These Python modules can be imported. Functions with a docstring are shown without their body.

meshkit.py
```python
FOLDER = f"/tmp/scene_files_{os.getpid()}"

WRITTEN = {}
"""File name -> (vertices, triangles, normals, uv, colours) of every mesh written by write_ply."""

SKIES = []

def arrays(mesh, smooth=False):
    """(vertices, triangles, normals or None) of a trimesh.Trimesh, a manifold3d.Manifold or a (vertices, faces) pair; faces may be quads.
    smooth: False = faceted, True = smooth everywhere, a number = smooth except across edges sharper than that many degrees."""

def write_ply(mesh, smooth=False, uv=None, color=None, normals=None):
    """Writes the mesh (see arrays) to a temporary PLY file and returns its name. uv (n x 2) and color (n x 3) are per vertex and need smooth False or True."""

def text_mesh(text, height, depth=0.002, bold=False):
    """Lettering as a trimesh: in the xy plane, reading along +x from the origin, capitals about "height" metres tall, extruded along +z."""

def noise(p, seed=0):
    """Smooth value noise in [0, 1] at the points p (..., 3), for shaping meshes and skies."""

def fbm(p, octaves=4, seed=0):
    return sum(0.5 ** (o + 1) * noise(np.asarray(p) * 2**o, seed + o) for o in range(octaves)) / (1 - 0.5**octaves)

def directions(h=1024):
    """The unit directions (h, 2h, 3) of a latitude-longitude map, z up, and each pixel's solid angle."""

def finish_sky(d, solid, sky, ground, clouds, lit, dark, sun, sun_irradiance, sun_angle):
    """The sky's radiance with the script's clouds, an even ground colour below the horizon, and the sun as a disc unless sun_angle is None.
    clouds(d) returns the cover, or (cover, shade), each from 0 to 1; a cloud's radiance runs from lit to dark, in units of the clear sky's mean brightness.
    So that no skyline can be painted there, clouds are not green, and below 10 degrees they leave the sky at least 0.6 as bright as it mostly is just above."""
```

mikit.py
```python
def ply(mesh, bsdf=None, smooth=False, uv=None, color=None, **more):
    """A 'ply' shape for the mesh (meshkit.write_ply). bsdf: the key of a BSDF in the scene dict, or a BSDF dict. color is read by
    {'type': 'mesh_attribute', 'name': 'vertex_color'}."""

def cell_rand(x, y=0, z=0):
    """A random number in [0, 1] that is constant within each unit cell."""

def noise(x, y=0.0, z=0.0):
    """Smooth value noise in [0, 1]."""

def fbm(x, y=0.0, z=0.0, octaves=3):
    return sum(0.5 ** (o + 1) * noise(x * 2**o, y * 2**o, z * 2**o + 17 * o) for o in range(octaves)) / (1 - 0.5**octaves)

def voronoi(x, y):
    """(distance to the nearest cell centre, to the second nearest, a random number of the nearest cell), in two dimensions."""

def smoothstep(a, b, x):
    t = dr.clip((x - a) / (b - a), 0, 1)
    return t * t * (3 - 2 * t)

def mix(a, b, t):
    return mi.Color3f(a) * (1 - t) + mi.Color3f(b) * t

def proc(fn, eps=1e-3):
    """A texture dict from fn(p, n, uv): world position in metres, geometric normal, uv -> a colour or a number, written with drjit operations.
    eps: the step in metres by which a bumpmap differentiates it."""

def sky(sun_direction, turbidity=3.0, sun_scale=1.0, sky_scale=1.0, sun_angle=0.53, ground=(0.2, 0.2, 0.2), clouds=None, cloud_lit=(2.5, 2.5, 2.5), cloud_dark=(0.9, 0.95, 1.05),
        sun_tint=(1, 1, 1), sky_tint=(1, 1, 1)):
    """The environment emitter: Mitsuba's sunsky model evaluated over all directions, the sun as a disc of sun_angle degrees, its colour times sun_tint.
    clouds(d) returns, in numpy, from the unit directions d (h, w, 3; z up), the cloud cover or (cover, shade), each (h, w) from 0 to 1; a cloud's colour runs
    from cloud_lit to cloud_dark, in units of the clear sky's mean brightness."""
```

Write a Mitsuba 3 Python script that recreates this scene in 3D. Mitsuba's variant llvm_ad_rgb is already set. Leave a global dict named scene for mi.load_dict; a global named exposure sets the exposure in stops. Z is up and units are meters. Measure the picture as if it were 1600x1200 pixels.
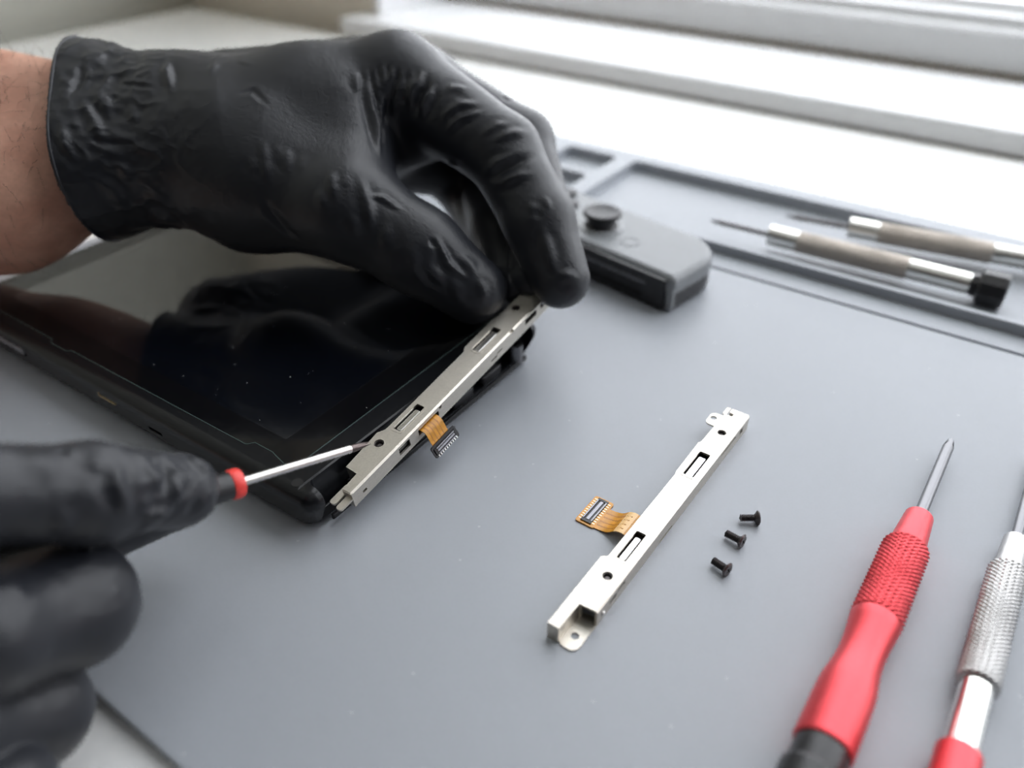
import math, random
import numpy as np, trimesh, mitsuba as mi, mikit, meshkit
import manifold3d as m3
from manifold3d import Manifold, CrossSection
from scipy.ndimage import map_coordinates
from shapely.geometry import Polygon, Point, box as sbox, LineString
from shapely.ops import unary_union

scene, labels = {}, {}
T = mi.ScalarTransform4f
random.seed(4)
RNG = np.random.default_rng(7)

# ------------------------------------------------------------------ camera, light, exposure
# All lengths below are in millimetres on the work mat (its top is z = 0); they are written out in metres with the mat 0.75 m above the floor.
DESK = 0.75
PITCH = math.radians(35.9)
EYE = np.array([0.0, 0.0, 147.4])
FWD = np.array([0.0, math.cos(PITCH), -math.sin(PITCH)])
CUP = np.array([0.0, math.sin(PITCH), math.cos(PITCH)])


def W(p):
    return np.asarray(p, float) * 0.001 + np.array([0, 0, DESK])


scene['camera'] = {
    'type': 'thinlens', 'fov': math.degrees(2 * math.atan(800 / 1244.0)), 'fov_axis': 'x',
    'aperture_radius': 0.0021, 'focus_distance': 0.205, 'near_clip': 0.005, 'far_clip': 50.0,
    'to_world': T().look_at(origin=W(EYE).tolist(), target=W(EYE + FWD * 100).tolist(), up=[0, 0, 1])}
scene['room_fill'] = {'type': 'constant', 'radiance': {'type': 'rgb', 'value': [0.05, 0.05, 0.052]}}  # dim even fill added in place of bounce from the open room sides
WINDOW_RADIANCE = [3.2, 3.3, 3.46]
exposure = 0.0


def place(x, y, z):
    return np.array([x, y, z], float)


# ------------------------------------------------------------------ helpers
A0 = math.radians(-34.9)
U = np.array([math.cos(A0), math.sin(A0), 0])     # along the window wall
V = np.array([-math.sin(A0), math.cos(A0), 0])    # towards the window
Z = np.array([0, 0, 1.0])


class Frame:
    def __init__(s, o, e, n=None, w=None):
        s.o = np.asarray(o, float)
        s.e = np.asarray(e, float) / np.linalg.norm(e)
        if n is None:
            n = np.cross(Z if w is None else w, s.e)
        s.n = np.asarray(n, float) / np.linalg.norm(n)
        s.w = np.cross(s.e, s.n)
        s.w /= np.linalg.norm(s.w)
        s.n = np.cross(s.w, s.e)

    def __call__(s, p):
        p = np.asarray(p, float)
        return s.o + p[..., :1] * s.e + p[..., 1:2] * s.n + p[..., 2:3] * s.w


ROOM = Frame([0, 0, 0], U, V)


def vf(mesh):
    if hasattr(mesh, 'to_mesh'):
        m = mesh.to_mesh()
        return np.array(m.vert_properties[:, :3], float), np.array(m.tri_verts, int)
    if isinstance(mesh, trimesh.Trimesh):
        return np.array(mesh.vertices, float), np.array(mesh.faces, int)
    v, f = np.asarray(mesh[0], float), np.asarray(mesh[1], int)
    if f.shape[1] == 4:
        f = np.vstack([f[:, [0, 1, 2]], f[:, [0, 2, 3]]])
    return v, f


def put(key, mesh, bsdf, frame=None, smooth=30, **more):
    v, f = vf(mesh)
    if frame is not None:
        v = frame(v)
    if key in scene:
        k = 1
        while f'{key}_{k:03d}' in scene:
            k += 1
        key = f'{key}_{k:03d}'
    scene[key] = mikit.ply((W(v), f), bsdf, smooth=smooth, **more)
    return key


def thing(key, label, category, group=None):
    labels[key] = {'label': label, 'category': category}
    if group:
        labels[key]['group'] = group


def structure(key, label=None):
    labels[key] = {'kind': 'structure'}
    if label:
        labels[key]['label'] = label


def box(x0, x1, y0, y1, z0, z1):
    return Manifold.cube([x1 - x0, y1 - y0, z1 - z0]).translate([x0, y0, z0])


def cs(poly):
    """shapely polygon -> CrossSection"""
    gs = getattr(poly, 'geoms', [poly])
    loops = []
    for g in gs:
        loops.append(np.array(g.exterior.coords)[:-1])
        loops += [np.array(i.coords)[:-1] for i in g.interiors]
    return CrossSection([l.tolist() for l in loops], m3.FillRule.EvenOdd)


def ext(poly, z0, z1):
    return cs(poly).extrude(z1 - z0).translate([0, 0, z0])


def rrect(x0, x1, y0, y1, r, q=8):
    return sbox(x0 + r, y0 + r, x1 - r, y1 - r).buffer(r, quad_segs=q)


def bevel(poly, z0, z1, r, steps=4, bottom=True):
    """A convex outline extruded with its top (and bottom) edge rounded by r."""
    pts = []
    for k in range(steps + 1):
        a = k / steps * math.pi / 2
        q = poly.buffer(-r * (1 - math.cos(a)) - 1e-4, quad_segs=6) if k else poly
        c = np.array(q.exterior.coords)[:-1]
        dz = r * (1 - math.sin(a))
        pts.append(np.c_[c, np.full(len(c), z1 - dz)])
    lo = poly
    if bottom:
        for k in range(steps + 1):
            a = k / steps * math.pi / 2
            q = poly.buffer(-r * (1 - math.cos(a)) - 1e-4, quad_segs=6) if k else poly
            c = np.array(q.exterior.coords)[:-1]
            pts.append(np.c_[c, np.full(len(c), z0 + r * (1 - math.sin(a)))])
    else:
        c = np.array(lo.exterior.coords)[:-1]
        pts.append(np.c_[c, np.full(len(c), z0)])
    return Manifold.hull_points(np.vstack(pts).astype(np.float32))


def cyl(r, z0, z1, n=32, r2=None):
    return Manifold.cylinder(z1 - z0, r, r if r2 is None else r2, n).translate([0, 0, z0])


def lathe(profile, n=48):
    """profile [(radius, along)] turned about +x (along = x)."""
    p = np.array(profile, float)
    a = np.arange(n) * 2 * np.pi / n
    v = np.stack([np.repeat(p[:, 1:2], n, 1), p[:, :1] * np.cos(a), p[:, :1] * np.sin(a)], -1).reshape(-1, 3)
    i, j = np.meshgrid(np.arange(len(p) - 1), np.arange(n), indexing='ij')
    q = np.stack([i * n + j, i * n + (j + 1) % n, (i + 1) * n + (j + 1) % n, (i + 1) * n + j], -1).reshape(-1, 4)
    f = np.vstack([q[:, [0, 2, 1]], q[:, [0, 3, 2]]])
    c0, c1 = len(v), len(v) + 1
    v = np.vstack([v, [[p[0, 1], 0, 0], [p[-1, 1], 0, 0]]])
    k = np.arange(n)
    f = np.vstack([f, np.c_[np.full(n, c0), k, (k + 1) % n][:, [0, 1, 2]], np.c_[np.full(n, c1), (len(p) - 1) * n + (k + 1) % n, (len(p) - 1) * n + k]])
    t = trimesh.Trimesh(v, f, process=False)
    if t.volume < 0:
        f = f[:, ::-1]
    return v, f


def knurl(r, x0, x1, pitch=1.0, depth=0.22, n_around=40, taper=0.0):
    """A cylinder along +x with a raised diamond knurl."""
    nx, nt = int((x1 - x0) / pitch * 5), n_around * 5
    x = np.linspace(x0, x1, nx)
    a = np.arange(nt) * 2 * np.pi / nt
    X, Aa = np.meshgrid(x, a, indexing='ij')
    s = X / pitch
    k = Aa * n_around / (2 * np.pi)
    g1, g2 = np.abs(((s + k) % 1) - .5) * 2, np.abs(((s - k) % 1) - .5) * 2
    R = r + depth * (np.minimum(g1, g2) * 2 - 1) + taper * (X - x0) / (x1 - x0)
    edge = np.clip(np.minimum(X - x0, x1 - X) / 0.5, 0, 1)
    R = R * 1.0 - (1 - edge) * 0.6
    v = np.stack([X, R * np.cos(Aa), R * np.sin(Aa)], -1).reshape(-1, 3)
    i, j = np.meshgrid(np.arange(nx - 1), np.arange(nt), indexing='ij')
    q = np.stack([i * nt + j, i * nt + (j + 1) % nt, (i + 1) * nt + (j + 1) % nt, (i + 1) * nt + j], -1).reshape(-1, 4)
    f = np.vstack([q[:, [0, 2, 1]], q[:, [0, 3, 2]]])
    c0 = len(v)
    v = np.vstack([v, [[x0, 0, 0], [x1, 0, 0]]])
    kk = np.arange(nt)
    f = np.vstack([f, np.c_[np.full(nt, c0), kk, (kk + 1) % nt], np.c_[np.full(nt, c0 + 1), (nx - 1) * nt + (kk + 1) % nt, (nx - 1) * nt + kk]])
    if trimesh.Trimesh(v, f, process=False).volume < 0:
        f = f[:, ::-1]
    return v, f


def tube(pts, radii, sides=8, caps=True):
    p = np.asarray(pts, float)
    t = np.gradient(p, axis=0)
    t /= np.linalg.norm(t, axis=1, keepdims=True) + 1e-12
    up = np.array([0.3, 0.2, 0.93])
    a = np.cross(t, up)
    a /= np.linalg.norm(a, axis=1, keepdims=True) + 1e-12
    b = np.cross(t, a)
    an = np.arange(sides) * 2 * np.pi / sides
    v = p[:, None] + np.broadcast_to(radii, (len(p),))[:, None, None] * (np.cos(an)[None, :, None] * a[:, None] + np.sin(an)[None, :, None] * b[:, None])
    i, j = np.meshgrid(np.arange(len(p) - 1), np.arange(sides), indexing='ij')
    q = np.stack([i * sides + j, i * sides + (j + 1) % sides, (i + 1) * sides + (j + 1) % sides, (i + 1) * sides + j], -1).reshape(-1, 4)
    return v.reshape(-1, 3), np.vstack([q[:, [0, 1, 2]], q[:, [0, 2, 3]]])


def join(meshes):
    vs, fs, k = [], [], 0
    for m in meshes:
        v, f = vf(m)
        vs.append(v)
        fs.append(f + k)
        k += len(v)
    return np.vstack(vs), np.vstack(fs)


def strip(path, a0, a1, t):
    """A flat ribbon: path of (b, w) points, spanning a0..a1 along the first axis, thickness t."""
    p = np.array(path, float)
    d = np.gradient(p, axis=0)
    d /= np.linalg.norm(d, axis=1, keepdims=True)
    nn = np.c_[-d[:, 1], d[:, 0]] * t / 2
    ring = np.vstack([p + nn, (p - nn)[::-1]])
    return CrossSection([ring.tolist()], m3.FillRule.NonZero).extrude(a1 - a0).transform(
        np.array([[0, 0, 1, a0], [1, 0, 0, 0], [0, 1, 0, 0]], float))


def smooth_path(pts, n=30):
    from scipy.interpolate import CubicSpline
    p = np.array(pts, float)
    s = np.r_[0, np.cumsum(np.linalg.norm(np.diff(p, axis=0), axis=1))]
    return CubicSpline(s, p)(np.linspace(0, s[-1], n))


# ------------------------------------------------------------------ materials
def mat(key, color, rough=0.5, metal=0.0, spec=0.5, bump=None, **more):
    if callable(color):
        color = mikit.proc(color)
    elif isinstance(color, (tuple, list)):
        color = {'type': 'rgb', 'value': list(color)}
    b = {'type': 'principled', 'base_color': color, 'roughness': rough, 'metallic': metal, 'specular': spec, **more}
    if bump:
        b = {'type': 'bumpmap', 'tex': mikit.proc(bump[0], eps=bump[1]), 'scale': bump[2], 'bsdf': b}
    scene[key] = {'type': 'twosided', 'bsdf': b}


def mat_rubber(p, n, uv):
    q = p * 1000.0
    f = mikit.fbm(q.x * 0.012, q.y * 0.012, 0.0, 3)
    g = mikit.noise(q.x * 3.0, q.y * 3.0, q.z * 3.0)
    d, _, c = mikit.voronoi(q.x * 0.045, q.y * 0.045)
    speck = mikit.smoothstep(0.022, 0.008, d) * mikit.smoothstep(0.55, 0.65, c)
    base = mi.Color3f(0.300, 0.318, 0.347) * (0.96 + 0.06 * f + 0.03 * g)
    return mikit.mix(base, (0.6, 0.6, 0.6), speck * 0.3)


mat('grey_silicone', mat_rubber, 0.42, 0, 0.5)
mat('white_laminate', (0.80, 0.80, 0.79), 0.30, 0, 0.5)
mat('white_paint', (0.74, 0.745, 0.75), 0.45, 0, 0.4)
mat('window_paint', (0.72, 0.725, 0.73), 0.35, 0, 0.5)
mat('wall_paint', lambda p, n, uv: mi.Color3f(0.78, 0.73, 0.64) * (0.97 + 0.06 * mikit.fbm(p.x * 9, p.y * 9, p.z * 9, 3)), 0.9, 0, 0.2)
mat('left_wall_paint', lambda p, n, uv: mi.Color3f(0.56, 0.56, 0.50) * (0.97 + 0.06 * mikit.fbm(p.x * 9, p.y * 9, p.z * 9, 3)), 0.9, 0, 0.2)
mat('shade_brown', (0.16, 0.135, 0.10), 0.7)  # colour of the painted shade line under the sash
mat('floor_wood', lambda p, n, uv: mi.Color3f(0.36, 0.27, 0.19) * (0.85 + 0.3 * mikit.fbm(p.x * 3, p.y * 30, 0, 3)), 0.5)
mat('ceiling_paint', (0.82, 0.82, 0.80), 0.9, 0, 0.2)
mat('brushed_steel', lambda p, n, uv: mi.Color3f(0.63, 0.59, 0.525) * (0.94 + 0.1 * mikit.noise(p.x * 2500, p.y * 2500, p.z * 2500)), 0.43, 1.0)
mat('bright_steel', (0.80, 0.79, 0.77), 0.22, 1.0)
mat('dark_steel', (0.10, 0.09, 0.09), 0.38, 0.8)
mat('tool_steel', (0.20, 0.20, 0.21), 0.33, 1.0)
mat('blade_steel', (0.78, 0.75, 0.72), 0.30, 1.0)
mat('blade_tip', (0.13, 0.105, 0.10), 0.35, 1.0)
mat('black_plastic', (0.010, 0.010, 0.011), 0.34, 0, 0.5)
mat('charcoal_plastic', (0.013, 0.013, 0.015), 0.42, 0, 0.5)
mat('grey_plastic', (0.205, 0.215, 0.225), 0.42, 0, 0.5)
mat('grey_plastic_light', (0.27, 0.28, 0.29), 0.42, 0, 0.5)
mat('stick_rubber', (0.02, 0.02, 0.022), 0.45, 0, 0.5)
mat('amber_film', lambda p, n, uv: mi.Color3f(0.56, 0.245, 0.022) * (0.8 + 0.4 * mikit.noise(p.x * 900, p.y * 900, p.z * 900)), 0.30, 0, 0.6)
mat('amber_trace', (0.42, 0.17, 0.02), 0.35, 0, 0.6)
mat('amber_highlight', (0.78, 0.50, 0.22), 0.35, 0, 0.6)  # paler amber for the highlight painted on the cable bend
mat('copper_pad', (0.85, 0.62, 0.40), 0.3, 0.6)
mat('connector_grey', (0.30, 0.30, 0.33), 0.35, 0.5)
mat('red_anodised', (0.76, 0.075, 0.088), 0.38, 0.75, 0.6)
mat('red_plastic', (0.75, 0.05, 0.04), 0.4, 0, 0.5)
mat('silver_knurl', (0.56, 0.55, 0.54), 0.38, 1.0)
mat('champagne_knurl', (0.48, 0.43, 0.38), 0.36, 1.0)
mat('chrome', (0.85, 0.84, 0.80), 0.15, 1.0)
mat('black_glass', (0.004, 0.004, 0.005), 0.03, 0, 0.5)
scene['display_glass'] = {'type': 'twosided', 'bsdf': {'type': 'plastic', 'int_ior': 2.35, 'diffuse_reflectance': {'type': 'rgb', 'value': [0.003, 0.004, 0.007]}}}
mat('glass_edge', (0.05, 0.075, 0.072), 0.2, 0, 0.5)
mat('tablet_frame', (0.006, 0.0065, 0.008), 0.26, 0, 0.3)
mat('gold_contact', (0.75, 0.55, 0.28), 0.3, 1.0)
mat('dust_white', (0.6, 0.6, 0.6), 0.8)


def leather(p, n, uv):
    q = p * 1000.0
    return mikit.fbm(q.x * 1.6, q.y * 1.6, q.z * 1.6, 2)


mat('black_nitrile', (0.0105, 0.0118, 0.0158), 0.42, 0, 0.38, bump=(leather, 1e-4, 0.00010), sheen=1.0)


def skin_tone(p, n, uv):
    q = p * 1000.0
    f = mikit.fbm(q.x * 0.12, q.y * 0.12, q.z * 0.12, 3)
    g = mikit.noise(q.x * 1.3, q.y * 1.3, q.z * 1.3)
    return mikit.mix((0.47, 0.235, 0.165), (0.56, 0.31, 0.225), mikit.smoothstep(0.3, 0.7, f)) * (0.92 + 0.14 * g)


mat('skin', skin_tone, 0.5, 0, 0.4)
mat('hair', (0.05, 0.03, 0.02), 0.5)

# ------------------------------------------------------------------ room, window, desk
put('floor', box(-900, 2600, -2200, 700, -760, -750), 'floor_wood', ROOM, False)
structure('floor')
put('ceiling', box(-900, 2600, -2200, 700, 1650, 1660), 'ceiling_paint', ROOM, False)
structure('ceiling')
put('wall_left', box(-760, -742, -2200, 560, -750, 1650), 'left_wall_paint', ROOM, False)
structure('wall_left')
WIN = (-493, 900, 10, 1560)
ww = box(-742, 2600, 520, 680, -750, 1650) - box(WIN[0], WIN[1], 500, 700, WIN[2] - 13, WIN[3])
put('wall_window', ww, 'wall_paint', ROOM, False)
structure('wall_window')

structure('window_1')
# reveal boards
rev = box(WIN[0], WIN[0] + 6, 512, 640, 10, WIN[3]) + box(WIN[1] - 6, WIN[1], 512, 640, 10, WIN[3]) + box(WIN[0], WIN[1], 512, 640, WIN[3] - 6, WIN[3])
put('window_1__reveal', rev, 'white_paint', ROOM, False)
sill_prof = bevel(sbox(487, -2.6, 640, 10), 0, 1, 0.01)
sp = rrect(490, 642, -2.6, 10.2, 2.0)
sm = cs(sp).extrude(WIN[1] + 60 - (-511)).transform(np.array([[0, 0, 1, -511], [1, 0, 0, 0], [0, 1, 0, 0]], float))
sm = sm - box(-600, WIN[0], 520, 700, -20, 20) - box(WIN[1], 2000, 520, 700, -20, 20)
put('window_1__sill', sm, 'white_paint', ROOM, 30)
# sash frame with stepped profile, open in the middle
fr = [(598, 10), (598, 34.5), (600, 36.5), (606, 38.5), (606, 43), (612, 45), (616, 50), (640, 50), (640, 10)]


def sash(fr):
    poly = Polygon([(v - 598, z - 10) for v, z in fr])
    o = np.array(poly.exterior.coords)[:-1]
    x0, x1, z0, z1 = WIN[0] + 6, WIN[1] - 6, 10, WIN[3] - 6
    rings = []
    for dep, h in o:
        rings.append([(x0 + h, 598 + dep, z0 + h), (x1 - h, 598 + dep, z0 + h), (x1 - h, 598 + dep, z1 - h), (x0 + h, 598 + dep, z1 - h)])
    v = np.array(rings).reshape(-1, 3)
    k = len(rings)
    f = []
    for i in range(k):
        for j in range(4):
            f.append([i * 4 + j, i * 4 + (j + 1) % 4, ((i + 1) % k) * 4 + (j + 1) % 4, ((i + 1) % k) * 4 + j])
    return v, np.array(f)


put('window_1__sash', sash(fr), 'window_paint', ROOM, False)
put('window_1__base_shade', box(WIN[0] + 6, WIN[1] - 6, 594.5, 598.5, 9.5, 13.0), 'shade_brown', ROOM, False)  # brown strip painted in for the shade where sash meets sill
put('window_1__mullion', box(195, 225, 602, 640, 48, WIN[3] - 44), 'window_paint', ROOM, False)
pane = (np.array([[WIN[0] + 40, 628, 48], [WIN[1] - 40, 628, 48], [WIN[1] - 40, 628, WIN[3] - 44], [WIN[0] + 40, 628, WIN[3] - 44]], float), np.array([[0, 1, 2], [0, 2, 3]]))
put('window_1__pane', pane, 'white_paint', ROOM, False, emitter={'type': 'area', 'radiance': {'type': 'rgb', 'value': WINDOW_RADIANCE}})

top = bevel(sbox(-704, -60, 900, 489.5), -28, -3, 1.5)
put('desk__top', top, 'white_laminate', ROOM, 40)
for a, b in ((-670, -28), (860, -28), (-670, 455), (860, 455)):
    put('desk__leg', bevel(sbox(a - 20, b - 20, a + 20, b + 20), -750, -28, 2), 'white_paint', ROOM, 40)
thing('desk', 'white desk that carries the grey work mat and reaches to the window sill', 'desk')

# ------------------------------------------------------------------ work mat
UL, UR = -322, 260
slab = bevel(rrect(UL, UR, 29.4, 365.5, 6), -3, 0, 0.35, 2)
rim = bevel(rrect(UL, UR, 290.2, 365.5, 5), -3, 4, 0.6, 3)
body = slab + rim


def pocket(u0, u1, v0, v1, r=4, z0=-1.0):
    lo = rrect(u0 + .5, u1 - .5, v0 + .5, v1 - .5, r)
    hi = rrect(u0, u1, v0, v1, r)
    a, b = np.array(lo.exterior.coords)[:-1], np.array(hi.exterior.coords)[:-1]
    c = np.array(hi.buffer(.7).exterior.coords)[:-1]
    p = np.vstack([np.c_[a, np.full(len(a), z0)], np.c_[b, np.full(len(b), 3.5)]])
    q = np.vstack([np.c_[b, np.full(len(b), 3.3)], np.c_[c, np.full(len(c), 4.3)]])
    return Manifold.hull_points(p.astype(np.float32)) + Manifold.hull_points(q.astype(np.float32))


for r in ((-172.5, UR - 7, 293.4, 354.5), (-211, -182, 330.5, 354.5), (-211, -182, 298, 324.5), (-316, -219, 298, 354.5)):
    body = body - pocket(*r)
body = body - box(UL + 6, UR - 6, 276.4, 278.3, -2.2, 1)
put('work_mat', body, 'grey_silicone', ROOM, 35)
thing('work_mat', 'grey silicone repair mat with raised tray compartments along its far edge', 'mat')

# ------------------------------------------------------------------ metal rails
STEEL = 'brushed_steel'


def slot_ring(a0, a1, b0, b1):
    return ext(rrect(a0 - .75, a1 + .75, b0 - .6, b1 + .6, .8).difference(rrect(a0, a1, b0, b1, .35)), 0, 0.14)


def metal_rail(key, F, poly, holes, slots, H, right, extra_cut=None, extra_add=None, side=()):
    body = ext(poly, -H, 0)
    inner = poly.buffer(-0.55, join_style=2)
    body = body - ext(inner, -H - 1, -0.55)
    for a, b, r in holes:
        body = body - cyl(r, -2, 1).translate([a, b, 0])
    for a0, a1, b0, b1 in slots:
        body = body - ext(rrect(a0, a1, b0, b1, .35), -2, 1)
    for a0, a1, w0, w1 in side:
        body = body - box(a0, a1, right - 1.2, right + 1.2, w0, w1)
    body = body - box(-90, 90, -.34, .34, -.34, .34).rotate([45, 0, 0]).translate([0, right, 0])
    if extra_cut is not None:
        body = body - extra_cut
    if extra_add is not None:
        body = body + extra_add
    put(f'{key}__frame', body, STEEL, F, 25)
    b = [q for q in poly.bounds]
    put(f'{key}__slot_shade', ext(poly.buffer(-.9, join_style=2).intersection(sbox(-3.0, -20, 72, 20)), -H + .9, -1.7), 'black_plastic', F, 25)  # black fill added as the shade inside the slots and channel
    for a0, a1, b0, b1 in slots:
        k = put(f'{key}__slot_rim', slot_ring(a0, a1, b0, b1), STEEL, F, 25)
        tongue = bevel(rrect(a0 + .7, a1 - 1.3, b0 + .62, b1 - .42, .4), -1.15, -.6, .12, 2)
        put(f'{key}__spring_contact', tongue, 'bright_steel', F, 25)
    for a, b, r in holes:
        ring = ext(Point(a, b).buffer(r + .42, quad_segs=10).difference(Point(a, b).buffer(r, quad_segs=10)), 0, .1)
        k = put(f'{key}__screw_hole', ring, STEEL, F, 25)
        cup = (cyl(r, -1.6, -.3, 24) - cyl(r - .22, -1.3, 0, 24) + cyl(r * .45, -1.6, -.75, 16)).translate([a, b, 0])
        put(f'{k}__bushing', cup, 'dark_steel', F, 30)


# the rail lying on the mat
ang = math.radians(54.23)
RM = Frame([21.87, 121.75, 5.0], [math.cos(ang), math.sin(ang), 0])
pm = Polygon([(-18.6, 4.1), (-18.6, 1.2), (-10.4, 1.1), (-10.0, -3.35), (75.6, -3.35), (75.6, 2.0), (73.6, 2.0), (73.6, 0.6), (72.1, .6), (72.1, 2.9), (66.4, 2.9),
              (56.5, 3.1), (56.0, 3.55), (41.4, 3.3), (40.6, 3.0), (5.4, 3.0), (4.4, 4.3)])
tabm = ext(unary_union([rrect(65.2, 71.0, 1.5, 6.1, 1.6), sbox(66, 2, 70, 3.2)]).difference(Point(68.5, 4.7).buffer(.95)), -.55, 0)
tabm = tabm + ext(sbox(72.0, 2.4, 75.6, 3.5), -.55, 0)
low = ext(rrect(-18.9, -8.5, -3.35, 1.6, 1.9).difference(Point(-15.2, -1.0).buffer(.95)), -5, -4.45)
metal_rail('metal_rail', RM, pm, [(0, 0, 1.25), (63.5, 0, 1.25)], [(6.1, 16.4, -1.25, 1.3), (41.7, 52.6, -1.55, 1.5)], 5.0, -3.35,
           box(-11, -9, -2.8, .5, -4.4, -.55) + box(14.8, 23.6, 2, 4, -5, -1.2), tabm + low,
           side=((56, 66, -2.0, -1.2), (69.2, 71.4, -3.2, -1.4), (-4.6, -1.6, -3.2, -2.0), (-.8, 2.4, -2.4, -1.4), (20, 27, -4.6, -4.0)))
for a in (-7.5,):
    put('metal_rail__rivet', (trimesh.creation.icosphere(2, .7).vertices * [1, .5, 1] + [a, -3.5, -3.0], trimesh.creation.icosphere(2, .7).faces), 'bright_steel', RM, True)
path = smooth_path([(1.5, -2.6), (3.4, -2.2), (5.2, -1.9), (6.8, -2.5), (8.2, -3.7), (10, -4.45), (12.6, -4.7)])
put('metal_rail__flex_cable', strip(path, 15.2, 23.2, .16), 'amber_film', RM, 30)
for a in (16.6, 18.2, 19.9, 21.5):
    put('metal_rail__flex_cable__trace', strip(path[9:], a - .22, a + .22, .22), 'amber_trace', RM, 30)
put('metal_rail__flex_cable__fold_highlight', strip(path[7:15], 15.15, 23.25, .22), 'amber_highlight', RM, 30)  # lighter band painted on as the highlight along the bend
labels['metal_rail__flex_cable'] = {'label': 'amber flex cable'}


def connector(key, F, a0, a1, b0, b1, w, flat, board='amber_film'):
    """A board-to-board plug on its board, in the plane w of frame F."""
    put(f'{key}__board', ext(rrect(a0, a1, b0, b1, .6), w, w + .35), board, F, 25)
    k = f'{key}__board'
    ac, bc, L, B = (a0 + a1) / 2, (b0 + b1) / 2, a1 - a0, b1 - b0
    hb = B * .27
    body = box(a0 + L * .06, a1 - L * .06, bc - hb, bc + hb, w + .3, w + .75) - box(a0 + L * .13, a1 - L * .13, bc - hb * .72, bc + hb * .72, w + .5, w + 1)
    put(f'{k}__plug', body, 'black_plastic', F, 25)
    put(f'{k}__plug_core', box(a0 + L * .15, a1 - L * .15, bc - hb * .28, bc + hb * .28, w + .4, w + .8), 'connector_grey', F, 25)
    for s in (-1, 1):
        put(f'{k}__plug_rail', box(a0 + L * .14, a1 - L * .14, bc + s * hb * .8 - .16, bc + s * hb * .8 + .16, w + .7, w + .9), 'connector_grey', F, 25)
    n = 10
    pm_ = []
    for i in range(n):
        a = a0 + L * .12 + (L * .76) * i / (n - 1)
        for s in ((-1, 1) if flat else (-1,)):
            pin = box(a - .16, a + .16, bc + s * (hb + .42) - .4, bc + s * (hb + .42) + .4, w + .3, w + .5)
            put(f'{k}__pin', pin, 'copper_pad' if flat else 'bright_steel', F, False)
    return k


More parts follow.
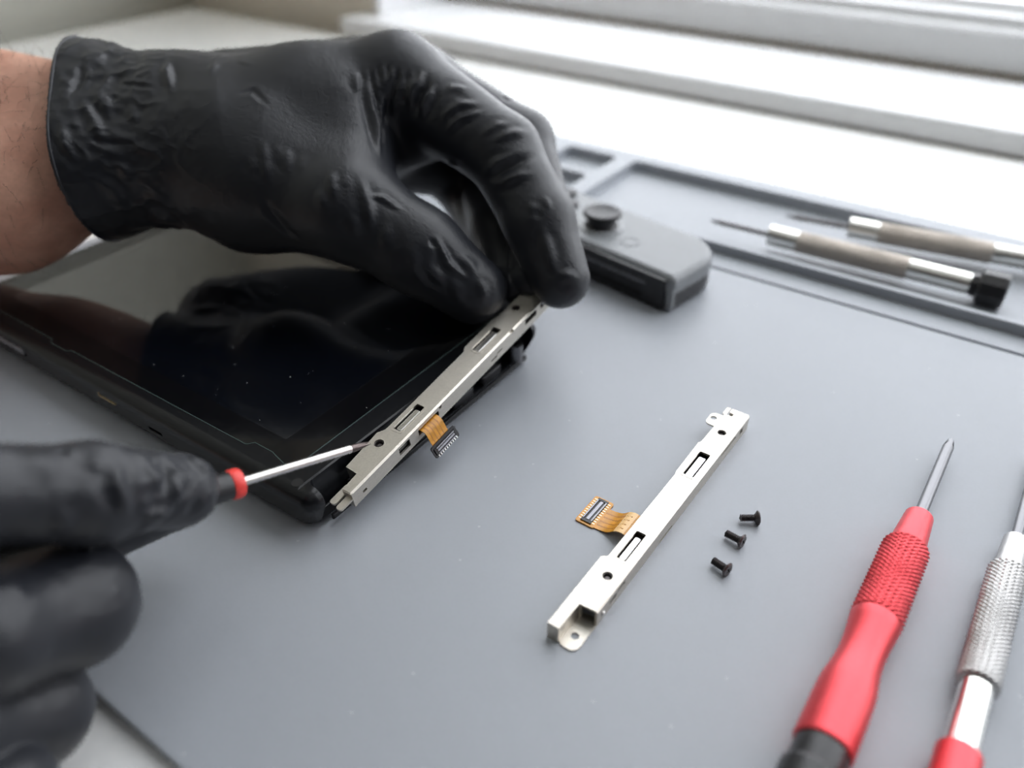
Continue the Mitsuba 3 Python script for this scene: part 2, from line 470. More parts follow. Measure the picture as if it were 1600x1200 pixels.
connector('metal_rail', RM, 14.8, 25.4, 12.4, 17.9, -4.85, True)
labels['metal_rail__board'] = {'label': 'amber connector board with a black plug'}
thing('metal_rail', 'bright metal rail with amber flex cable lying flat on the mat beside three screws', 'rail')

# the rail being lifted out of the tablet
R0, R1 = np.array([-34.7, 159.2, 13.0]), np.array([1.0, 210.6, 23.5])
RT = Frame(R0, R1 - R0)
pt = Polygon([(-16.2, -2.1), (-16.2, -5.1), (76.2, -5.1), (76.2, 2.4), (58, 2.6), (55, 3.1), (41.5, 3.0), (39.5, 2.0), (6, 1.8), (4.6, 1.9), (2.6, 3.1), (-4.2, 2.6), (-10.4, 2.2), (-10.7, -1.8)])
tabt = ext(rrect(-20.6, -14, -5.0, -3.0, .8), -2.6, -2.0) + ext(rrect(-20.2, -13.5, -2.6, -.6, .8), -2.2, -1.6) + box(-16.4, -15.8, -5.2, -2.1, -5, -.3)
metal_rail('metal_rail_001', RT, pt, [(0, 0, 1.35), (63.7, -.1, 1.35)], [(6.0, 16.3, -2.3, .35), (41.7, 53, -2.1, .7)], 5.0, -5.1,
           box(53.4, 55.0, -6, -4.5, -.8, 1), tabt,
           side=((1.6, 6.0, -3.6, -1.2), (9.6, 18.3, -3.4, -1.6), (43, 46, -3.6, -3.1), (46, 48.6, -2.8, -2.4), (61.0, 67.2, -3.0, -1.1), (69.4, 72.2, -2.6, -.9), (-12.8, -11.4, -3.4, -2.6), (18.8, 19.8, -1.6, -.8)))
path = smooth_path([(-3.4, -2.4), (-5.2, -2.2), (-6.5, -2.6), (-7.3, -4.0), (-7.9, -5.6), (-8.5, -6.7)])
put('metal_rail_001__flex_cable', strip(path, 10.4, 17.2, .16), 'amber_film', RT, 30)
for a in (11.6, 12.9, 14.2, 15.6):
    put('metal_rail_001__flex_cable__trace', strip(path[6:], a - .2, a + .2, .22), 'amber_trace', RT, 30)
labels['metal_rail_001__flex_cable'] = {'label': 'amber flex cable hanging from the side of the rail'}
# its plug hangs from the cable end, facing outwards
CF = Frame(RT(np.array([14.0, -9.4, -8.0])), RT.e, n=(0.45 * RT.n + 0.9 * RT.w))
connector('metal_rail_001', CF, -5.0, 5.2, -1.7, 1.9, 0.0, False, 'charcoal_plastic')
labels['metal_rail_001__board'] = {'label': 'black connector hanging at the cable end'}
thing('metal_rail_001', 'dull metal rail with one end lifted by the glove from the black tablet', 'rail')

# ------------------------------------------------------------------ tablet
es = np.array([.566, .824, 0])
TB = Frame([-47.4, 137.4, 0], es)          # x along the short side (away), y along the long side (left)
TW, TL, TH = 101.5, 172.5, 13.4


def rounded_slab(x0, x1, y0, y1, z0, z1, r):
    s = Manifold.sphere(r, 32)
    return Manifold.batch_hull([s.translate([x, y, z]) for x in (x0 + r, x1 - r) for y in (y0 + r, y1 - r) for z in (z0 + r, z1 - r)])


_s1, _s2 = Manifold.sphere(3.6, 32), Manifold.sphere(5.0, 32)
shell = Manifold.batch_hull([_s1.translate([x, y, TH - 3.6]) for x in (2.4, TW - 4.8) for y in (3.9, TL - 3.6)] + [_s2.translate([x, y, 5.0]) for x in (4.6, TW - 7.0) for y in (7.2, TL - 5.6)])
shell = shell - bevel(rrect(3.6, 96.4, -6, 6.2, 2.5), 2.0, 30, .5)
shell = shell - box(-3, 1.5, 128, 147, 6.4, 9.6) - box(-3, 1.6, 60, 66, 5.5, 7.0)
shell = shell - box(-10, 120, -.28, .28, -.28, .28).rotate([45, 0, 0]).translate([0, 6.2, TH])
put('tablet__shell', shell.translate([0, 0, .03]), 'tablet_frame', TB, 35)
# cover glass outline with the notches of its near edge
gl = Polygon([(4.4, 12.4), (6.2, 20.2), (6.6, 21.4), (6.6, 28.2), (4.8, 29.6), (4.3, 108), (3.2, 109.4), (3.2, 117.5), (4.6, 119), (4.6, 166), (96.5, 166), (96.5, 13.2)]).buffer(-1.2).buffer(1.2, quad_segs=6)
edge = ext(gl, 13.0, 13.62)
put('tablet__screen_glass', edge, 'glass_edge', TB, 25)
put('tablet__screen_glass__bezel', ext(gl.buffer(-.22), 13.3, 13.66), 'black_glass', TB, 25)
put('tablet__screen_glass__display', ext(rrect(12.0, 89.0, 22.4, 156.2, .8), 13.5, 13.69), 'display_glass', TB, 25)
labels['tablet__screen_glass__display'] = {'label': 'dark glossy display that mirrors the hand'}
# insides seen along the open rail channel
for a, b, h in ((16, 4.4, 3.2), (32, 4.6, 4.0), (58, 4.2, 3.6), (73, 4.6, 3.2)):
    put('tablet__inner_block', bevel(sbox(a, b - 1.4, a + 9, b + 1.6), 2.0, 2.0 + h, .4), 'charcoal_plastic', TB, 35)
for a in (90.5,):
    put('tablet__screw_post', (cyl(2.6, 2.0, 8.4, 28) - cyl(1.3, 4, 9, 20)).translate([a, 3.6, 0]), 'tool_steel' if a > 50 else 'charcoal_plastic', TB, 30)
put('tablet__channel_lip', bevel(rrect(6, 94, 1.2, 2.2, .4), 1.4, 2.9, .2), 'tablet_frame', TB, 30)
put('tablet__charging_port', box(-1.4, .6, 79.5, 87.5, 8.6, 9.0) + box(-1.4, .6, 87.2, 87.6, 8.6, 10.0), 'gold_contact', TB, 25)
labels['tablet__charging_port'] = {'label': 'metal lip of the slot in the near edge'}
put('tablet__stand_hinge', bevel(sbox(-1.3, 128.5, .6, 146), 7.2, 9.2, .3), 'connector_grey', TB, 25)
put('tablet__camera_dot', cyl(1.5, 13.2, 13.45, 24).translate([2.4, 8.0, 0]), 'black_plastic', TB, 25)
ds = []
for k in range(34):
    a, b = RNG.uniform(13, 70), RNG.uniform(14, 120)
    s = RNG.uniform(.07, .16)
    ds.append((trimesh.creation.icosphere(0, s).vertices * [1, RNG.uniform(.6, 1.8), .6] + [a, b, 13.70], trimesh.creation.icosphere(0).faces))
put('tablet__dust', join(ds), 'dust_white', TB, False)
labels['tablet__dust'] = {'label': 'specks of dust on the screen', 'kind': 'stuff'}
thing('tablet', 'black handheld game tablet lying face up with its dark screen mirroring the hand', 'tablet')

# ------------------------------------------------------------------ handheld controller (one half)
aj = math.radians(-45.6)
JB = Frame([44.9, 276.4, 0], [math.cos(aj), math.sin(aj), 0])     # origin under the round button; x towards the rounded end, y towards the window
e0, e1, n0, n1 = -72, 29.6, -12.4, 23.6
RJ = 17.6
outline = unary_union([sbox(e0 + RJ, n0, e1 - RJ, n1), Point(e0 + RJ, n1 - RJ).buffer(RJ, quad_segs=14), Point(e1 - RJ, n1 - RJ).buffer(RJ, quad_segs=14),
                       rrect(e0, e1, n0, n1 - RJ, 2.2)]).convex_hull
put('game_controller__lower_shell', bevel(outline.buffer(-.3), .3, 8.4, 2.2), 'charcoal_plastic', JB, 35)
put('game_controller__upper_shell', bevel(outline, 7.6, 14.0, 3.0, 6, False) - bevel(outline.buffer(-1.2), 4.0, 8.6, .5, 2, False), 'grey_plastic', JB, 35)
put('game_controller__end_strip', bevel(rrect(e1 - 3.0, e1 + .02, n0 - .02, n0 + 2.0, 1.2), 1.0, 9, .4), 'grey_plastic', JB, 35)
railp = bevel(rrect(e0 + 3, e1 - 3.2, n0 - 1.2, n0 + 1, .5), .8, 12.4, .4)
railp = railp - box(-60, 17, n0 - 2, n0 - .35, 3.0, 8.2)
put('game_controller__slide_rail', railp, 'black_plastic', JB, 30)
put('game_controller__slide_rail__track', bevel(sbox(-58, n0 - 1.8, 18.6, n0 - .2), 8.4, 9.5, .25), 'tool_steel', JB, 30)
put('game_controller__slide_rail__indicator', box(-26, -12, n0 - .7, n0 - .2, 4.0, 7.2), 'charcoal_plastic', JB, 30)
SX, SY = -17.0, 3.2
put('game_controller__stick_well', ext(Point(SX, SY).buffer(9.2).difference(Point(SX, SY).buffer(6.6)), 13.9, 14.35), 'grey_plastic_light', JB, 30)
ST = Frame(JB(np.array([SX, SY, 14.0])), -Z, n=JB.n)
st = lathe([(7.0, 0.4), (6.8, -.5), (5.6, -1.3), (5.4, -3.0), (5.8, -3.8), (7.0, -4.2), (7.6, -4.7), (7.65, -5.4), (7.3, -6.0), (6.6, -6.25), (5.8, -6.1), (4.6, -5.7), (2.5, -5.45), (.01, -5.4)], 56)
put('game_controller__thumb_stick', (st[0] * [-1, 1, 1], st[1][:, ::-1]), 'stick_rubber', Frame(JB(np.array([SX, SY, 14.0])), Z, n=JB.n), 40)
rp = Point(0, 0).buffer(4.0, quad_segs=16).difference(Point(0, 0).buffer(2.9, quad_segs=16))
put('game_controller__round_button', ext(rp, 13.9, 14.28), 'grey_plastic', JB, 30)
put('game_controller__round_button__face', bevel(Point(0, 0).buffer(2.7, quad_segs=14), 13.9, 14.15, .1), 'grey_plastic', JB, 30)
for dx, dy in ((-8.2, 0), (8.2, 0), (0, -8.2), (0, 8.2)):
    put('game_controller__face_button', bevel(Point(-47.0 + dx, 9.0 + dy).buffer(3.4, quad_segs=14), 13.8, 15.6, .5), 'stick_rubber', JB, 35)
put('game_controller__shoulder_button', bevel(rrect(e0 + 4, -30, n1 - 3, n1 + 1.2, 2.0), 6.0, 12.5, .8), 'charcoal_plastic', JB, 35)
thing('game_controller', 'grey detached game controller with a black thumb stick lying on the mat', 'controller')

# ------------------------------------------------------------------ screwdrivers


def driver_blade(key, F, x0, x1, r, bsdf, tip_len=5.0, tip_bsdf=None, tip_r=None):
    """A round blade from x0 to the cross tip at x1 (x1 < x0 points along -x)."""
    s = 1 if x1 > x0 else -1
    L = abs(x1 - x0)
    tr = tip_r or r
    prof = [(r * .98, 0), (r, .05), (r, L - tip_len - .4), (tr, L - tip_len)]
    v, f = lathe(prof, 28)
    v = v * [s, 1, 1] + [x0, 0, 0]
    put(f'{key}__blade', (v, f if s > 0 else f[:, ::-1]), bsdf, F, 35)
    cone = Manifold.revolve(CrossSection([[(0, 0), (tr, 0), (tr, tip_len * .25), (tr * .25, tip_len), (0, tip_len)]]), 28)
    for k in range(4):
        g = Manifold.cylinder(tip_len * 1.3, tr * .30, tr * .62, 4).rotate([0, 0, 45]).rotate([0, -9, 0]).translate([tr * .92, 0, tip_len * .22])
        cone = cone - g.rotate([0, 0, 45 + 90 * k])
    c = cone.rotate([0, 90, 0])
    if s < 0:
        c = c.rotate([0, 180, 0])
    put(f'{key}__blade__cross_tip', c.translate([x1 - s * tip_len, 0, 0]), tip_bsdf or bsdf, F, 25)


def axis_frame(p_tip, p_back):
    d = np.asarray(p_back, float) - np.asarray(p_tip, float)
    return Frame(p_tip, d), np.linalg.norm(d)


# red anodised driver lying on the mat (x runs from the tip towards the handle end)
RF, _ = axis_frame([122.9, 171.3, 4.5], [57.6, 80.0, 5.75])
k = 'screwdriver'
driver_blade(k, RF, 39.5, -1.4, 1.45, 'tool_steel', 8.0, 'tool_steel')
put(f'{k}__nose', lathe([(2.9, 37.6), (3.35, 38.1), (4.05, 48.5), (4.05, 52)], 56), 'red_anodised', RF, 40)
put(f'{k}__knurled_grip', knurl(5.2, 50.6, 76.8, 1.3, .3, 24, .15), 'red_anodised', RF, 50)
put(f'{k}__barrel', lathe([(4.9, 76.2), (5.3, 76.9), (5.05, 79.5), (4.7, 83), (4.55, 87), (4.65, 90), (5.0, 93), (5.4, 95.6), (5.6, 98), (5.65, 102), (5.65, 111.8), (5.3, 112.4)], 64), 'red_anodised', RF, 40)
put(f'{k}__end_cap', lathe([(4.8, 111.8), (5.0, 112.6), (5.0, 117.5), (5.6, 118.2), (5.75, 119), (5.75, 131), (5.2, 132)], 56), 'black_plastic', RF, 40)
labels[f'{k}__end_cap'] = {'label': 'black swivel cap'}
thing(k, 'red anodised screwdriver with a knurled grip lying on the mat', 'screwdriver')

# silver and red driver at the right edge of the picture
SF, _ = axis_frame([147.4, 169.8, 3.4], [83.0, 79.2, 4.2])
k = 'screwdriver_001'
driver_blade(k, SF, 46, 0, 1.2, 'tool_steel', 6.0)
put(f'{k}__nose', lathe([(2.3, 43.6), (2.6, 44), (3.1, 54.5), (3.1, 57)], 48), 'silver_knurl', SF, 40)
put(f'{k}__knurled_grip', knurl(3.95, 55.5, 93.0, 1.25, .3, 20, .1), 'silver_knurl', SF, 50)
put(f'{k}__barrel', lathe([(2.9, 92.5), (3.1, 93.2), (3.15, 110.4), (2.9, 110.8)], 48), 'chrome', SF, 40)
put(f'{k}__end_cap', lathe([(3.7, 109.8), (4.1, 110.4), (4.1, 128), (3.7, 129)], 48), 'red_anodised', SF, 40)
labels[f'{k}__end_cap'] = {'label': 'red end cap'}
thing(k, 'silver screwdriver with a white knurled grip and red end, cut off by the right edge', 'screwdriver')


def tray_driver(k, tip, back, cap):
    F, _ = axis_frame(tip, back)
    driver_blade(k, F, 30, 0, .95, 'dark_steel', 4.0, 'tool_steel', .8)
    put(f'{k}__nose', lathe([(2.9, 26.0), (4.2, 26.5), (4.2, 37.8), (3.7, 38.4)], 40), 'chrome', F, 40)
    put(f'{k}__knurled_grip', knurl(4.2, 37.8, 80.5, 1.25, .26, 22), 'champagne_knurl', F, 50)
    put(f'{k}__barrel', lathe([(3.6, 80.0), (4.0, 80.6), (4.0, 101.5), (3.7, 102)], 40), 'chrome', F, 40)
    put(f'{k}__end_cap', lathe([(3.3, 101.3), (4.3, 103), (4.4, 104.2), (6.2, 105.2), (6.5, 106), (6.5, 112.8), (6.0, 113.8), (3, 114.2)], 10), 'black_plastic', F, 20)
    labels[f'{k}__end_cap'] = {'label': 'black cap'}


tray_driver('screwdriver_002', [83.8, 315.6, 5.2], [166.8, 260.6, 5.3], True)
thing('screwdriver_002', 'slim silver precision screwdriver with a black end cap, nearer of the two in the tray', 'screwdriver', 'precision screwdrivers in the mat tray')
tray_driver('screwdriver_003', [117.3, 320.2, 5.2], [192.0, 282.8, 5.3], True)
thing('screwdriver_003', 'slim silver precision screwdriver, farther of the two lying in the mat tray', 'screwdriver', 'precision screwdrivers in the mat tray')

# the driver held by the near hand
HT = place(-33.8, 150.8, 20.7)
HB = place(-59.2, 126.8, 29.2)
HF, HL = axis_frame(HT, HB)
k = 'screwdriver_004'
driver_blade(k, HF, HL + 1, 0, 1.0, 'blade_steel', 7.2, 'blade_tip', .95)
put(f'{k}__collar', lathe([(1.2, HL - .8), (3.1, HL - .5), (3.35, HL + .2), (3.35, HL + 1.6), (3.1, HL + 2.0)], 40), 'red_plastic', HF, 40)
labels[f'{k}__collar'] = {'label': 'red collar'}
put(f'{k}__handle', lathe([(2.8, HL + 1.6), (3.05, HL + 2.2), (3.3, HL + 8), (3.6, HL + 14), (3.8, HL + 40), (3.4, HL + 62)], 40), 'charcoal_plastic', HF, 40)
thing(k, 'slender black screwdriver with a red collar held to the rail by the near glove', 'screwdriver')

# ------------------------------------------------------------------ small screws


def screw(key, p_tail, p_head, z, label):
    p_tail, p_head = np.array([*p_tail, z]), np.array([*p_head, z + .25])
    F = Frame(p_tail, p_head - p_tail)
    L = np.linalg.norm(p_head - p_tail)
    prof = [(.15, 0)]
    x = .25
    while x < L - 1.0:
        prof += [(.62, x), (1.0, x + .17), (.62, x + .34)]
        x += .42
    prof += [(.7, L - .95), (.72, L - .9)]
    put(f'{key}__thread', lathe(prof, 24), 'dark_steel', F, 20)
    hp = Manifold.revolve(CrossSection([[(0, 0), (.8, 0), (1.85, .75), (1.9, .95), (1.5, 1.25), (0, 1.32)]]), 32).translate([0, 0, 0])
    for r in (0, 90):
        hp = hp - box(-.85, .85, -.2, .2, .7, 2).rotate([0, 0, r + 30])
    put(f'{key}__head', hp.rotate([0, 90, 0]).translate([L - 1.2, 0, 0]), 'dark_steel', F, 30)
    thing(key, label, 'screw', 'loose screws on the work mat')


screw('screw', [57.6, 143.6], [62.6, 143.4], 1.5, 'tiny dark screw farthest from the camera of the three, shown side on')
screw('screw_001', [52.9, 138.6], [56.6, 135.2], 1.5, 'tiny dark screw in the middle of the row of three, head turned to the camera')
screw('screw_002', [47.9, 129.8], [51.0, 126.2], 1.5, 'tiny dark screw nearest to the camera of the three on the mat')

# ------------------------------------------------------------------ gloved hands


def cone(P, a, b, ra, rb):
    a, b = np.asarray(a, np.float32), np.asarray(b, np.float32)
    ba = b - a
    t = np.clip(((P - a) @ ba) / (ba @ ba), 0, 1)
    return np.linalg.norm(P - a - t[..., None] * ba, axis=-1) - (ra + (rb - ra) * t)


def smin(a, b, k):
    h = np.clip(.5 + .5 * (b - a) / k, 0, 1)
    return b + (a - b) * h - k * h * (1 - h)


def chain(P, js, k=2.5):
    d = None
    for (a, ra), (b, rb) in zip(js[:-1], js[1:]):
        c = cone(P, a, b, ra, rb)
        d = c if d is None else smin(d, c, k)
    return d


def surface_nets(F, o, h):
    """Naive surface nets of the grid F (negative inside)."""
    s = F < 0
    n = np.array(F.shape)
    c = np.zeros(n - 1, int)
    for dx in (0, 1):
        for dy in (0, 1):
            for dz in (0, 1):
                c += s[dx:n[0] - 1 + dx, dy:n[1] - 1 + dy, dz:n[2] - 1 + dz]
    cells = np.argwhere((c > 0) & (c < 8))
    idx = -np.ones(n - 1, int)
    idx[tuple(cells.T)] = np.arange(len(cells))
    acc, cnt = np.zeros((len(cells), 3)), np.zeros(len(cells))
    corners = [np.array(q) for q in np.ndindex(2, 2, 2)]
    for a in corners:
        for ax in range(3):
            if a[ax] == 0:
                b = a.copy()
                b[ax] = 1
                fa, fb = F[tuple((cells + a).T)], F[tuple((cells + b).T)]
                m = (fa < 0) != (fb < 0)
                t = fa / np.where(m, fa - fb, 1)
                p = a + t[:, None] * (b - a)
                acc[m] += p[m]
                cnt[m] += 1
    verts = o + h * (cells + acc / cnt[:, None])
    faces = []
    for ax in range(3):
        sl0 = [slice(None)] * 3
        sl1 = [slice(None)] * 3
        sl0[ax], sl1[ax] = slice(0, -1), slice(1, None)
        e = np.argwhere(s[tuple(sl0)] != s[tuple(sl1)])
        b, cax = (ax + 1) % 3, (ax + 2) % 3
        ok = (e[:, b] > 0) & (e[:, cax] > 0) & (e[:, b] < n[b] - 1) & (e[:, cax] < n[cax] - 1)
        e = e[ok]
        inside = s[tuple(e.T)]
        q = []
        for db, dc in ((-1, -1), (0, -1), (0, 0), (-1, 0)):
            k = e.copy()
            k[:, b] += db
            k[:, cax] += dc
            q.append(idx[tuple(k.T)])
        q = np.stack(q, 1)
        q = np.where(inside[:, None], q, q[:, ::-1])
        faces.append(q)
    q = np.vstack(faces)
    q = q[(q >= 0).all(1)]
    return verts, np.vstack([q[:, [0, 1, 2]], q[:, [0, 2, 3]]])


def solid(fn, lo, hi, h):
    """Mesh of fn(P) < 0 inside the box lo..hi, its vertices slid onto the zero set."""
    lo, hi = np.asarray(lo, float), np.asarray(hi, float)
    n = np.ceil((hi - lo) / h).astype(int) + 1
    F = np.empty(n, np.float32)
    ys, zs = lo[1] + h * np.arange(n[1]), lo[2] + h * np.arange(n[2])
    for i in range(n[0]):
        P = np.empty((n[1], n[2], 3), np.float32)
        P[..., 0] = lo[0] + h * i
        P[..., 1] = ys[:, None]
        P[..., 2] = zs[None]
        F[i] = fn(P)
    F[[0, -1]] = np.maximum(F[[0, -1]], .1)
    F[:, [0, -1]] = np.maximum(F[:, [0, -1]], .1)
    F[:, :, [0, -1]] = np.maximum(F[:, :, [0, -1]], .1)
    return surface_nets(F, lo, h)


def grad(fn, p, e=.25):
    p = p.astype(np.float32)
    return np.stack([fn(p + np.eye(3, dtype=np.float32)[i] * e) - fn(p - np.eye(3, dtype=np.float32)[i] * e) for i in range(3)], -1) / (2 * e)


def seg_dist(p, line):
    """Distance from points to a polyline and the share of its length at the nearest place."""
    best, where = np.full(len(p), 1e9), np.zeros(len(p))
    l = np.asarray(line, float)
    s = np.r_[0, np.cumsum(np.linalg.norm(np.diff(l, axis=0), axis=1))]
    for i in range(len(l) - 1):
        a, ba = l[i], l[i + 1] - l[i]
        t = np.clip((p - a) @ ba / (ba @ ba + 1e-9), 0, 1)
        d = np.linalg.norm(p - a - t[:, None] * ba, axis=1)
        m = d < best
        best[m], where[m] = d[m], (s[i] + t[m] * (s[i + 1] - s[i])) / s[-1]
    return best, where


def folds(v, normal, creases):
    """Offsets along the normal: each crease is (polyline, width, height); a ridge with a shallow valley beside it, fading at its ends."""
    off = np.zeros(len(v))
    for line, w, hgt in creases:
        line = np.asarray(line, float)
        lo, hi = line.min(0) - 4 * w, line.max(0) + 4 * w
        m = np.where(((v > lo) & (v < hi)).all(1))[0]
        if not len(m):
            continue
        d, s = seg_dist(v[m], line)
        fade = np.clip(np.minimum(s, 1 - s) * 2.4, 0, 1)
        fade = fade * fade * (3 - 2 * fade)
        x = d / (1.35 * w) * (1 + .5 * (1 - fade))
        off[m] += .75 * hgt * fade * (np.exp(-x * x) - .35 * np.exp(-(x - 1.9) ** 2))
    return off


def glove(key, fn, lo, hi, h, creases, seed, ripple=.35, crumple=None):
    v, f = solid(fn, lo, hi, h)
    m = trimesh.Trimesh(v, f, process=False)
    v, f = trimesh.remesh.subdivide(m.vertices, m.faces)
    v = np.array(v)
    for _ in range(2):
        g = grad(fn, v)
        v = v - np.clip(fn(v.astype(np.float32)), -1, 1)[:, None] * g / np.maximum((g * g).sum(1, keepdims=True), .2)
    g = grad(fn, v)
    nn = g / np.maximum(np.linalg.norm(g, axis=1, keepdims=True), 1e-6)
    off = folds(v, nn, creases)
    off += ripple * (meshkit.fbm(v * .09 + seed, 3, seed) - .5) + .25 * ripple * (meshkit.fbm(v * .35 + seed, 3, seed + 5) - .5)
    if crumple is not None:
        a = 1 - np.abs(2 * meshkit.fbm(v * .11 + 7 * seed, 3, seed + 2) - 1)
        off += crumple(v) * (a ** 3 - .35) * 1.15
    v = v + nn * off[:, None]
    put(key, (v, f), 'black_nitrile', None, True)
    return v, f


# ---- far hand (left hand, palm down, pinching the lifted rail)
J = dict(
    index=[(place(-36.9, 266.4, 75.4), 14.5), (place(-3.0, 245.2, 59.7), 11.8), (place(8.3, 228.8, 44.0), 11.0), (place(14.8, 215.6, 30.9), 9.0)],
    middle=[(place(-32.6, 287.5, 67.1), 14.0), (place(3.3, 272.7, 53.5), 11.0), (place(9.8, 249.3, 38.2), 10.0), (place(5.7, 224.5, 26.1), 8.3)],
    ring=[(place(-40.7, 302.5, 57.1), 13.0), (place(-8.3, 285.1, 38.2), 12), (place(-3.3, 250.5, 29.5), 11), (place(-0.6, 224.0, 22.0), 7.6)],
    little=[(place(-52.0, 304.4, 42.6), 13), (place(-23.6, 297.2, 36.1), 11.6), (place(-8.9, 270.2, 26.1), 10.9), (place(-6.1, 245.7, 23.0), 8)],
    thumb=[(place(-81.7, 243.5, 50.6), 20.5), (place(-49.4, 226.5, 49.2), 15.5), (place(-28.0, 217.9, 39.2), 12.6), (place(-12.1, 213.8, 28.3), 10.4)])
palm = [((place(-160.1, 261.0, 61.2), 22.5), (place(-135.9, 262.1, 66.0), 20.5)), ((place(-155.8, 245.6, 51.8), 22.5), (place(-132.7, 246.7, 55.0), 21)),
        ((place(-135.9, 262.1, 66.0), 20.5), (place(-103.7, 258.6, 64.7), 19.2)), ((place(-132.7, 246.7, 55.0), 21), (place(-102.1, 247.4, 56.0), 18.5)),
        ((place(-103.7, 258.6, 64.7), 19.2), (place(-66.4, 261.9, 69.2), 17.2)), ((place(-66.4, 261.9, 69.2), 17.2), (place(-36.9, 266.4, 75.4), 14.5)),
        ((place(-108.5, 269.6, 59.4), 20), (place(-32.6, 287.5, 67.1), 14)), ((place(-112.5, 278.3, 54.3), 18), (place(-40.7, 302.5, 57.1), 13)), ((place(-119.5, 283.6, 51.4), 16), (place(-51.4, 313.8, 48.8), 11.5)),
        ((place(-102.1, 247.4, 56.0), 18.5), (place(-81.7, 243.5, 50.6), 20)), ((place(-81.7, 243.5, 50.6), 18), (place(-50.5, 259.8, 59.5), 11)), ((place(-51.2, 255.3, 56.7), 10.5), (place(-23.5, 265.0, 59.8), 9)), ((place(-46.6, 289.6, 52.9), 13), (place(-23.3, 284.8, 46.3), 12)), ((place(-56.8, 266.5, 51.7), 13), (place(-28.2, 285.0, 43.1), 12.5)),
        ((place(-132.6, 289.6, 66.5), 10), (place(-47.3, 292.0, 73.3), 10.5)),
        ((place(-85.1, 248.7, 61.2), 20.5), (place(-54.9, 253.2, 65.8), 13)), ((place(-71.8, 240.4, 56.6), 16.5), (place(-50.0, 239.4, 56.9), 10.5)), ((place(-54.9, 253.2, 65.8), 12.5), (place(-49.2, 239.4, 56.9), 10))]
CUT_P = place(-134.4, 255.0, 59.6)
ct1 = place(-129.2, 234.9, 35.3) - place(-137.7, 273.4, 85.2)
ct2 = (place(-135.3, 228.2, 73.8) - CUT_P)
CUT_N = np.cross(ct1, ct2)
CUT_N /= np.linalg.norm(CUT_N)
if CUT_N @ (place(-157.6, 254.0, 58.3) - CUT_P) < 0:
    CUT_N = -CUT_N


def hand_far(P):
    d = None
    for (a, ra), (b, rb) in palm:
        c = cone(P, a, b, ra, rb)
        d = c if d is None else smin(d, c, 9)
    th = chain(P, J['thumb'], 5)
    d = smin(d, th, 7)
    fi = None
    for nme in ('index', 'middle', 'ring', 'little'):
        c = chain(P, J[nme], 3)
        fi = c if fi is None else smin(fi, c, 1.0)
    d = smin(d, fi, 5)
    pl = (P - CUT_P.astype(np.float32)) @ CUT_N.astype(np.float32)
    d = d - .7 * np.clip((pl + 16) / 16, 0, 1) ** 2
    return np.maximum(d, pl * .9)


